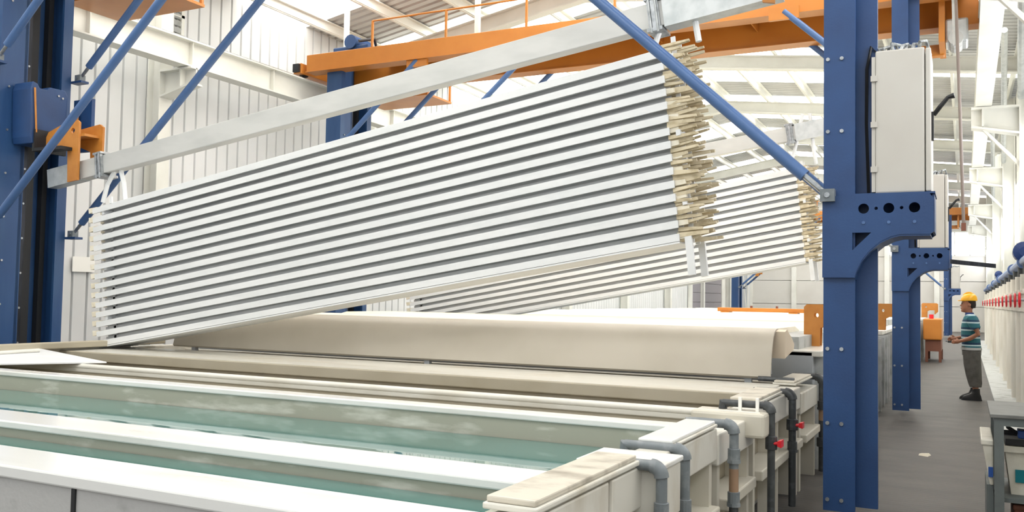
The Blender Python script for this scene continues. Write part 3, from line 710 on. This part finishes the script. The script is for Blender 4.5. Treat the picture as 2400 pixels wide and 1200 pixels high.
# ------------------------------------------------------------------ lifting beams and racks of profiles
def make_beam(dy, dz, lb, bl):
    a = math.atan((4.01-2.895)/(10.48-2.42)); t = empty('lifting_beam', (-5.9, 7.6+dy, 3.3+dz), lb, 'beam', 'lifting beams carrying racks')
    X0, Z0 = -10.42, 2.885
    fn = lambda u, y, v: (X0 + u*math.cos(a) - v*math.sin(a), y+dy, Z0 + u*math.sin(a) + v*math.cos(a) + dz)
    MB().box(0, 9.15, 7.53, 7.67, 0, .23).xform(fn).build('beam_box', MT['alu_beam'], t, bevel=.008)
    MB().box(-.002, .62, 7.526, 7.674, -.002, .232).xform(fn).build('end_sleeve', MT['galv'], t)
    MB().box(8.16, 9.16, 7.515, 7.685, -.02, .25).xform(fn).build('end_sleeve', MT['galv'], t)
    for u in (.98, 8.08):
        c = MB(); c.box(u-.05, u+.05, 7.49, 7.53, -.03, .25); c.box(u-.05, u+.05, 7.67, 7.71, -.03, .25); c.box(u-.07, u+.07, 7.48, 7.72, .24, .265); c.box(u-.07, u+.07, 7.48, 7.72, -.045, -.015)
        c.xform(fn); k = c.build('clamp', MT['steel'], t)
        for s in (-.03, .03):
            MB().tube([(u+s, 7.485, .26), (u+s, 7.485, -.06)], .012, 8).xform(fn).build('clamp_bolt', MT['steel'], k)
    return t
make_beam(0, 0, 'long aluminium lifting beam above the large tilted rack', None)
make_beam(6.87, .12, 'aluminium lifting beam above the smaller tilted rack behind', None)

PITCH, LEN = 1.72/15, 7.22
AU, AV = math.radians(10.0), math.radians(6.0)
def rack_fn(dy, dz, AU=AU):
    X0, Z0 = -9.28, .92
    return lambda u, y, v: (X0 + u*math.cos(AU) - v*math.sin(AV), y+dy, Z0 + dz + u*math.sin(AU) + v*math.cos(AV))
def make_rack(dy, dz, rk, lbl, AUx, NP=15):
    fn = rack_fn(dy, dz, AUx); YF = 7.43
    t = empty('profile_rack', fn(LEN/2, 7.68, 0), lbl, 'rack', 'tilted racks of profiles')
    # end frames
    for u in (.16, LEN+.07):
        for y in (YF+.02, YF+.44):
            if u > 1: MB().box(u-.03, u+.03, y, y+.04, -.30, .03).xform(fn).build('frame_foot', MT['alu'], t)
            MB().box(u-.02, u+.02, y+(.115 if y < YF+.2 else -.115), y+(.135 if y < YF+.2 else -.095), -.02, PITCH*NP+.08).xform(fn).build('frame_bar', MT['alu'], t)
        for v in (.3, .9, PITCH*NP-.15): MB().box(u-.02, u+.02, YF+.02, YF+.48, v, v+.05).xform(fn).build('frame_tie', MT['alu'], t)
        # hanger up to the beam
        p0 = fn(u, 0, PITCH*NP+.04); ub = u
        for sx in (-.08, .1):
            MB().tube([(p0[0]+sx*2.2, 7.6+dy, p0[2]-.02), (p0[0]+sx*1.6+.02, 7.6+dy, p0[2]+.2), (p0[0]+sx*.6+.06, 7.6+dy, p0[2]+.36+(.42 if dy else 0))], .028, 8).build('hanger_bar', MT['alu'], t)
    ctag = fn
    # clamp sticks at both ends
    st = MB().hexa([(0, -.011, -.01), (1, -.006, -.008), (1, .006, -.008), (0, .011, -.01), (0, -.011, .014), (1, -.006, .006), (1, .006, .006), (0, .011, .014)]).mesh('clamp_stick', MT['stick'])
    sw = MB().hexa([(0, -.02, -.022), (1, -.018, -.02), (1, .018, -.02), (0, .02, -.022), (0, -.02, .028), (1, -.018, .02), (1, .018, .02), (0, .02, .028)]).mesh('clamp_block', MT['stick_white'])
    rnd = random.Random(3 + int(dy))
    for i in range(NP):
        for j in range(3):
            for q in range(3):
                v = PITCH*(i + .17 + .33*q + rnd.uniform(-.12, .12)); y = YF + .06 + j*.16 + rnd.uniform(-.03, .03)
                L = rnd.uniform(.14, .27) + j*.03
                inst('clamp_stick', st, fn(LEN-.02, y, v), t, scale=(L, rnd.uniform(1.4, 2.2), rnd.uniform(1.2, 1.9)), rot=(rnd.uniform(-.3, .3), -AUx + rnd.uniform(-.1, .12), rnd.uniform(-.1, .1)))
            inst('clamp_block', sw, fn(LEN-.03, YF+.05+j*.165, PITCH*(i+.35)), t, scale=(rnd.uniform(.08, .14), 1, 1), rot=(0, -AUx, 0))
            inst('clamp_block', sw, fn(-.10, YF+.05+j*.165, PITCH*(i+.45)), t, scale=(rnd.uniform(.10, .15), 1.2, 1.25), rot=(0, -AUx+rnd.uniform(-.04, .04), 0))
    # profiles
    sec = [(0, 0), (0, .064), (.135, .064), (.135, PITCH), (.155, PITCH), (.155, .03), (.02, .03), (.02, 0)]
    b = MB().prism(sec, 'yz', 0, LEN)
    b.xform(lambda u, y, v: (u*math.cos(AUx) - v*math.sin(AV), y, u*math.sin(AUx) + v*math.cos(AV)))
    pm = b.mesh('aluminium_profile', MT['alu'])
    for i in range(NP):
        v = PITCH*(NP-1-i)
        for j in range(3):
            o = inst('aluminium_profile', pm, fn(0, YF + j*.165, v))
            pos = 'lowest' if i == NP-1 else ORD[i] + (' from the top' if i else '')
            if j == 0: tag(o, '%s aluminium profile in the front row of the %s' % (pos, rk), 'profile', 'profiles on the %s' % rk)
            else: tag(o, 'aluminium profile in the inner rows of the %s behind the front row' % rk, 'profile', 'inner profiles on the %s' % rk)
    # bottom sheet profile closing the pack
    MB().box(.05, LEN, YF+.0, YF+.48, -.018, -.004).xform(fn).build('bottom_tray', MT['alu'], t)
make_rack(0, 0, 'large near rack', 'large near rack frame of white bars bristling with beige clamp sticks', math.radians(9.4))
make_rack(6.87, .02, 'smaller far rack', 'smaller rack frame behind with beige clamp sticks at its aisle end', math.radians(10.2), 13)

# ------------------------------------------------------------------ right-hand pipe bank
RG = 'white vertical pipes along the right wall'
nms = ['nearest the bench', 'second from the bench', 'third from the bench', 'fourth from the bench', 'fifth from the bench', 'sixth from the bench', 'seventh from the bench', 'eighth from the bench', 'ninth from the bench', 'tenth from the bench', 'eleventh from the bench', 'farthest from the bench']
yp = [13.4, 14.6, 16.0, 17.6, 19.4, 21.4, 23.6, 26.2, 29.2, 32.6, 36.4, 41]
for k, y in enumerate(yp):
    t = empty('riser_pipe', (.78, y, 0), 'white vertical riser pipe with red wheel valve, ' + nms[k], 'pipe', RG)
    MB().tube([(.78, y, 0), (.78, y, 2.05)], .085, 16).build('pipe', MT['white_pipe'], t, smooth=True)
    MB().tube([(.78, y, 2.05), (.78, y, 2.2)], .05, 12).build('neck', MT['pvc_dark'], t, smooth=True)
    for z in (1.55, 1.8): MB().tube([(.78, y, z-.025), (.78, y, z+.025)], .115, 16).build('flange', MT['white_pipe'], t)
    MB().tube([(.9, y+.35, 0), (.9, y+.35, 1.95)], .05, 12).build('return_pipe', MT['white_pipe'], t, smooth=True)
    v = MB().tube([(.78, y, 1.68), (.64, y, 1.68)], .02, 8).build('valve_stem', MT['steel'], t)
    ring = [(.63, y + .09*math.cos(2*math.pi*i/16), 1.68 + .09*math.sin(2*math.pi*i/16)) for i in range(17)]
    wv = MB().tube(ring, .014, 8)
    for s in (0, 1, 2):
        a = s*math.pi/3; wv.tube([(.63, y-.09*math.cos(a), 1.68-.09*math.sin(a)), (.63, y+.09*math.cos(a), 1.68+.09*math.sin(a))], .009, 6)
    wv.build('hand_wheel', MT['red'], v)
hp = empty('header_pipe', (.78, 30, 2.2), 'long grey-blue header pipe running on top of the white risers', 'pipe')
MB().tube([(.78, 11.5, 2.25), (.78, 44, 2.25)], .07, 16).build('pipe', MT['bluepipe'], hp, smooth=True)
for y in (15.2, 18.5, 25, 30, 36): MB().tube([(.78, y-.03, 2.25), (.78, y+.03, 2.25)], .1, 16).build('flange', MT['bluepipe'], hp)
for y, z, r, lb in ((15.2, 2.40, .14, 'dark blue pump motor at the frame edge on the header pipe'), (26.5, 2.41, .085, 'smaller blue pump motor further along the header pipe')):
    t = empty('pump_motor', (.78, y, 2.3), lb, 'motor', 'blue pump motors on the header')
    MB().tube([(.78, y, z), (.78, y+.4, z)], r, 18).build('motor_body', MT['bluedark'], t, smooth=True)
    MB().tube([(.78, y-.07, z), (.78, y-.05, z), (.78, y, z)], [r*.5, r*1.06, r*1.08], 18).build('fan_cover', MT['bluedark'], t)
    MB().box(.70, .86, y+.05, y+.35, 2.315, 2.33).build('foot', MT['bluepipe'], t)
# raised slab under the bench and pipes
MB().box(.42, 1.2, 9.0, 45, 0, .05).build('trim_1', MT['grey_dirty'], kind='structure')

# ------------------------------------------------------------------ workbench with tubs
wbn = empty('workbench', (.6, 7.6, 0), 'grey steel workbench at the right edge of the aisle', 'table')
MB().box(.15, 1.1, 7.1, 8.1, .825, .85).build('top', MT['table_top'], wbn, bevel=.004)
for x0, x1 in ((.175, .235), (1.03, 1.09)):
    for y in (7.12, 8.02): MB().box(x0, x1, y, y+.06, 0, .825).build('leg', MT['table'], wbn)
for y in (7.12, 8.02): MB().box(.235, 1.03, y, y+.05, .77, .825).build('apron', MT['table'], wbn)
for x0 in (.18, 1.04): MB().box(x0, x0+.05, 7.18, 8.02, .77, .825).build('apron', MT['table'], wbn)
MB().box(.235, 1.03, 7.18, 8.02, .24, .27).build('shelf', MT['table'], wbn)
for x0 in (.18, 1.04): MB().box(x0, x0+.05, 7.18, 8.02, .235, .275).build('shelf_rail', MT['table'], wbn)
tb = empty('plastic_tub', (.5, 7.55, .27), 'grimy white plastic tub with a teal label under the workbench', 'tub')
def tubring(z, k): return [Vector((x, y, z)) for x, y in ((.245+k, 7.3+k), (.95-k, 7.3+k), (.95-k, 7.9-k), (.245+k, 7.9-k))]
MB().loft([tubring(.271, .04), tubring(.60, .0), tubring(.60, .015), tubring(.29, .055)]).build('shell', MT['tub'], tb)
f = MB(); f.box(.24, .955, 7.28, 7.3, .57, .615); f.box(.24, .955, 7.9, 7.92, .57, .615); f.box(.236, .25, 7.28, 7.92, .57, .615); f.box(.945, .96, 7.28, 7.92, .57, .615)
f.build('rim', MT['tub'], tb, bevel=.005)
MB().hexa([(.31, 7.318, .36), (.7, 7.318, .36), (.7, 7.335, .36), (.31, 7.335, .36), (.31, 7.305, .45), (.7, 7.305, .45), (.7, 7.335, .45), (.31, 7.335, .45)]).build('label_plate', MT['teal'], tb)
t2 = empty('plastic_tub', (.3, 6.75, 0), 'cream tub with a blue mark overhanging the aisle side of the bench', 'tub')
MB().loft([[Vector(p) for p in r] for r in ([(.15, 7.22, .34), (.172, 7.22, .34), (.172, 7.9, .34), (.15, 7.9, .34)], [(.10, 7.2, .64), (.172, 7.2, .64), (.172, 7.92, .64), (.10, 7.92, .64)])]).build('shell', MT['tub'], t2, bevel=.01)
MB().box(.095, .173, 7.19, 7.93, .62, .66).build('rim', MT['tub'], t2, bevel=.008)
MB().box(.14, .17, 7.202, 7.212, .40, .47).build('blue_mark', MT['blueplastic'], t2)
MB().box(.13, .172, 7.25, 7.85, 0, .34).build('stand', MT['table'], t2)
tr = empty('black_tray', (.5, 7.5, .615), 'black tray resting on the white tub under the bench', 'tray')
MB().box(.25, .8, 7.32, 7.85, .617, .63).build('base', MT['black'], tr)
for y in (7.32, 7.84): MB().box(.25, .8, y, y+.012, .63, .66).build('wall', MT['black'], tr)
bl = empty('blue_scoop', (.55, 7.45, .66), 'blue plastic scoop lying on the black tray', 'scoop')
MB().hexa([(.33, 7.35, .665), (.75, 7.35, .64), (.75, 7.5, .64), (.33, 7.5, .665), (.33, 7.35, .72), (.75, 7.35, .69), (.75, 7.5, .69), (.33, 7.5, .72)]).build('bowl', MT['blueplastic'], bl, bevel=.006)
MB().tube([(.33, 7.42, .69), (.27, 7.42, .73), (.26, 7.42, .78)], .014, 8).build('grip', MT['black'], bl)
rb = empty('brown_box', (.6, 7.5, 0), 'reddish brown box on the floor below the bench shelf', 'box')
MB().box(.3, .95, 7.3, 7.85, 0, .2).build('body', MT['brown'], rb, bevel=.01); MB().box(.29, .96, 7.29, 7.86, .17, .21).build('lid', MT['brown'], rb, bevel=.01)
# white sheet on the left wall
nt_ = MB().box(XL+.03, XL+.05, 9.55, 9.95, 1.88, 2.12).build('notice_sheet', MT['wall_r'], label='small white notice on the ribbed wall beside the left mast', cat='notice')
# litter
MB().hexa([(-.45, 10.55, .001), (-.36, 10.5, .001), (-.33, 10.62, .001), (-.43, 10.66, .001), (-.44, 10.56, .02), (-.37, 10.53, .03), (-.35, 10.6, .025), (-.42, 10.63, .015)]).build('paper_scrap', MT['lid'], label='crumpled scrap of paper on the aisle floor', cat='litter')

# ------------------------------------------------------------------ the worker
PX, PY = .06, 17.2
pr_ = empty('person', (PX, PY, 0), 'worker in yellow hard hat, striped polo and grey trousers standing in the aisle', 'person')
def ring_yz(x, y, z, rx, ry): return (PX+x, PY+y, z, rx, ry)
def limb(b, pts, rs, n=12):
    b.tube([(PX+x, PY+y, z) for x, y, z in pts], rs, n)
body = MB()
# head (facing -X): rings with chin, face, skull
hr = [(-.035, 0, 1.475, .05, .045), (-.045, 0, 1.50, .072, .055), (-.03, 0, 1.54, .092, .068), (-.02, 0, 1.59, .098, .074), (-.012, 0, 1.64, .1, .077), (-.008, 0, 1.69, .098, .076), (-.004, 0, 1.73, .08, .064), (0, 0, 1.76, .045, .04)]
body.ell([ring_yz(*r) for r in hr], 18)
body.loft([[Vector((PX+x, PY+y, z)) for x, y, z in q] for q in ([(-.105, -.012, 1.635), (-.105, .012, 1.635), (-.09, .012, 1.635), (-.09, -.012, 1.635)], [(-.148, -.017, 1.585), (-.148, .017, 1.585), (-.09, .02, 1.575), (-.09, -.02, 1.575)])])
body.sphere((PX-.115, PY, 1.545), .02, 8, (1, 1.5, .6)); body.sphere((PX-.10, PY, 1.505), .025, 8)
for s in (-1, 1): body.sphere((PX+.01, PY+s*.082, 1.60), .026, 8, (.8, .4, 1.2))
body.ell([ring_yz(*r) for r in [(.01, 0, 1.38, .062, .062), (.0, 0, 1.44, .056, .056), (-.005, 0, 1.52, .056, .054)]])
body.ell([ring_yz(*r) for r in [(.03, 0, .86, .11, .155), (.015, 0, 1.0, .105, .145), (.02, 0, 1.2, .115, .165), (.025, 0, 1.34, .105, .19), (.02, 0, 1.41, .07, .13)]])
SH = {-1: [(.03, -.20, 1.37), (.09, -.235, 1.23), (.13, -.235, 1.12), (.0, -.20, 1.035), (-.14, -.13, .99)], 1: [(.03, .20, 1.37), (.05, .235, 1.22), (.06, .24, 1.11), (-.08, .19, 1.045), (-.2, .10, 1.03)]}
for s in (-1, 1):
    limb(body, SH[s], [.056, .05, .042, .038, .028])
    hx, hy, hz = SH[s][-1]
    limb(body, [(hx+.01, hy, hz), (hx-.04, hy - s*.005, hz-.01), (hx-.085, hy - s*.01, hz-.012)], [.026, .038, .034])
    for q in range(4):
        off = (q-1.5)*.019; ln = (.06, .072, .068, .052)[q]
        limb(body, [(hx-.075, hy - s*.008, hz-.012+off), (hx-.075-ln*.55, hy - s*.018, hz-.016+off*.9), (hx-.075-ln*.8, hy - s*.04, hz-.02+off*.8)], [.0105, .0095, .008], 8)
    limb(body, [(hx-.03, hy - s*.005, hz+.025), (hx-.06, hy - s*.03, hz+.045), (hx-.085, hy - s*.04, hz+.04)], [.013, .011, .009], 8)
    limb(body, [(.02, s*.085, .88), (.05, s*.09, .50), (.085, s*.09, .26), (.10, s*.09, .1)], [.085, .062, .052, .045])
    limb(body, [(.11, s*.09, .06), (.03, s*.09, .05)], [.04, .028])
bo = body.build('body', MT['skin'], pr_)
rmd = bo.modifiers.new('remesh', 'REMESH'); rmd.mode = 'VOXEL'; rmd.voxel_size = .007; rmd.use_smooth_shade = True
for s in (-1, 1): MB().sphere((PX-.112, PY+s*.034, 1.625), .012, 8, (.6, 1.2, .8)).build('eye', MT['hair'], pr_)
for s in (-1, 1): MB().box(PX-.118, PX-.105, PY+s*.034-.02, PY+s*.034+.02, 1.645, 1.652).build('eyebrow', MT['hair'], pr_)
MB().ell([ring_yz(*r) for r in [(.045, 0, 1.55, .05, .055), (.035, 0, 1.60, .072, .078), (.022, 0, 1.65, .082, .084), (.015, 0, 1.69, .085, .084)]]).build('hair', MT['hair'], pr_, smooth=True)
hm = MB().ell([ring_yz(*r) for r in [(.0, 0, 1.675, .128, .110), (.0, 0, 1.70, .128, .110), (.005, 0, 1.745, .115, .1), (.01, 0, 1.785, .08, .07), (.01, 0, 1.80, .03, .026)]], 20).build('hard_hat', MT['helmet'], pr_, smooth=True)
MB().ell([ring_yz(*r) for r in [(-.09, 0, 1.668, .085, .085), (-.085, 0, 1.682, .085, .09)]], 18).build('brim', MT['helmet'], hm, smooth=True)
MB().tube([(PX+.11*math.cos(a), PY, 1.69+.125*math.sin(a)) for a in [math.pi*i/10 for i in range(2, 9)]], .012, 6).build('crest', MT['helmet'], hm, smooth=True)
sh = MB()
sh.ell([ring_yz(*r) for r in [(.035, 0, .865, .15, .185), (.03, 0, .95, .145, .178), (.02, 0, 1.08, .145, .175), (.02, 0, 1.22, .146, .19), (.025, 0, 1.32, .135, .205), (.025, 0, 1.39, .11, .175), (.02, 0, 1.435, .075, .10), (.01, 0, 1.45, .066, .07)]], 20)
for s in (-1, 1):
    P = SH[s]; limb(sh, [(P[0][0], s*.15, P[0][2]+.02), P[0], ((P[0][0]+P[1][0])/2, (P[0][1]+P[1][1])/2, (P[0][2]+P[1][2])/2), (P[1][0]+.012, P[1][1], P[1][2]-.03)], [.07, .082, .082, .078], 14)
so = sh.build('polo_shirt', MT['shirt'], pr_)
r2 = so.modifiers.new('remesh', 'REMESH'); r2.mode = 'VOXEL'; r2.voxel_size = .009; r2.use_smooth_shade = True
MB().ell([ring_yz(*r) for r in [(.012, 0, 1.425, .078, .082), (.006, 0, 1.45, .07, .073), (.002, 0, 1.475, .066, .068)]]).build('collar', MT['bluedark'], so, smooth=True)
tr_ = MB()
tr_.ell([ring_yz(*r) for r in [(.03, 0, .91, .148, .178), (.035, 0, .85, .15, .185), (.035, 0, .75, .145, .18)]], 18)
for s in (-1, 1): tr_.ell([ring_yz(*r) for r in [(.035, s*.085, .82, .14, .095), (.045, s*.088, .6, .135, .09), (.065, s*.09, .42, .122, .085), (.085, s*.09, .28, .105, .08), (.09, s*.09, .225, .09, .075)]], 16)
to = tr_.build('trousers', MT['trousers'], pr_); r3 = to.modifiers.new('remesh', 'REMESH'); r3.mode = 'VOXEL'; r3.voxel_size = .009; r3.use_smooth_shade = True
bt = MB().ell([ring_yz(*r) for r in [(.03, 0, .845, .162, .196), (.03, 0, .885, .160, .192)]], 18).build('waist_band', MT['grey_dirty'], pr_, smooth=True)
for s, dx in ((-1, .0), (1, -.03)):
    b = MB(); x = PX+dx; y = PY+s*.09
    b.loft([[Vector((x+cx+rx*math.cos(2*math.pi*k/16), y+ry*math.sin(2*math.pi*k/16), z)) for k in range(16)] for cx, z, rx, ry in ((.03, .0, .15, .052), (.03, .035, .15, .053), (.045, .075, .128, .05), (.085, .115, .075, .05), (.10, .17, .058, .052), (.10, .2, .056, .052))])
    k = b.build('boot', MT['black'], pr_, smooth=True)
    MB().ell([(x+.03, y, 0, .157, .057), (x+.03, y, .022, .157, .057)], 16).build('sole', MT['dark'], k)
hs_ = empty('handset', (PX-.25, PY-.13, .97), 'small black handset held in the hand of the worker', 'remote')
MB().box(PX-.33, PX-.2, PY-.10, PY-.075, .955, .985).build('case', MT['black'], hs_, bevel=.006)
MB().tube([(PX-.335, PY-.088, .975), (PX-.36, PY-.088, .98)], .006, 6).build('aerial', MT['black'], hs_)
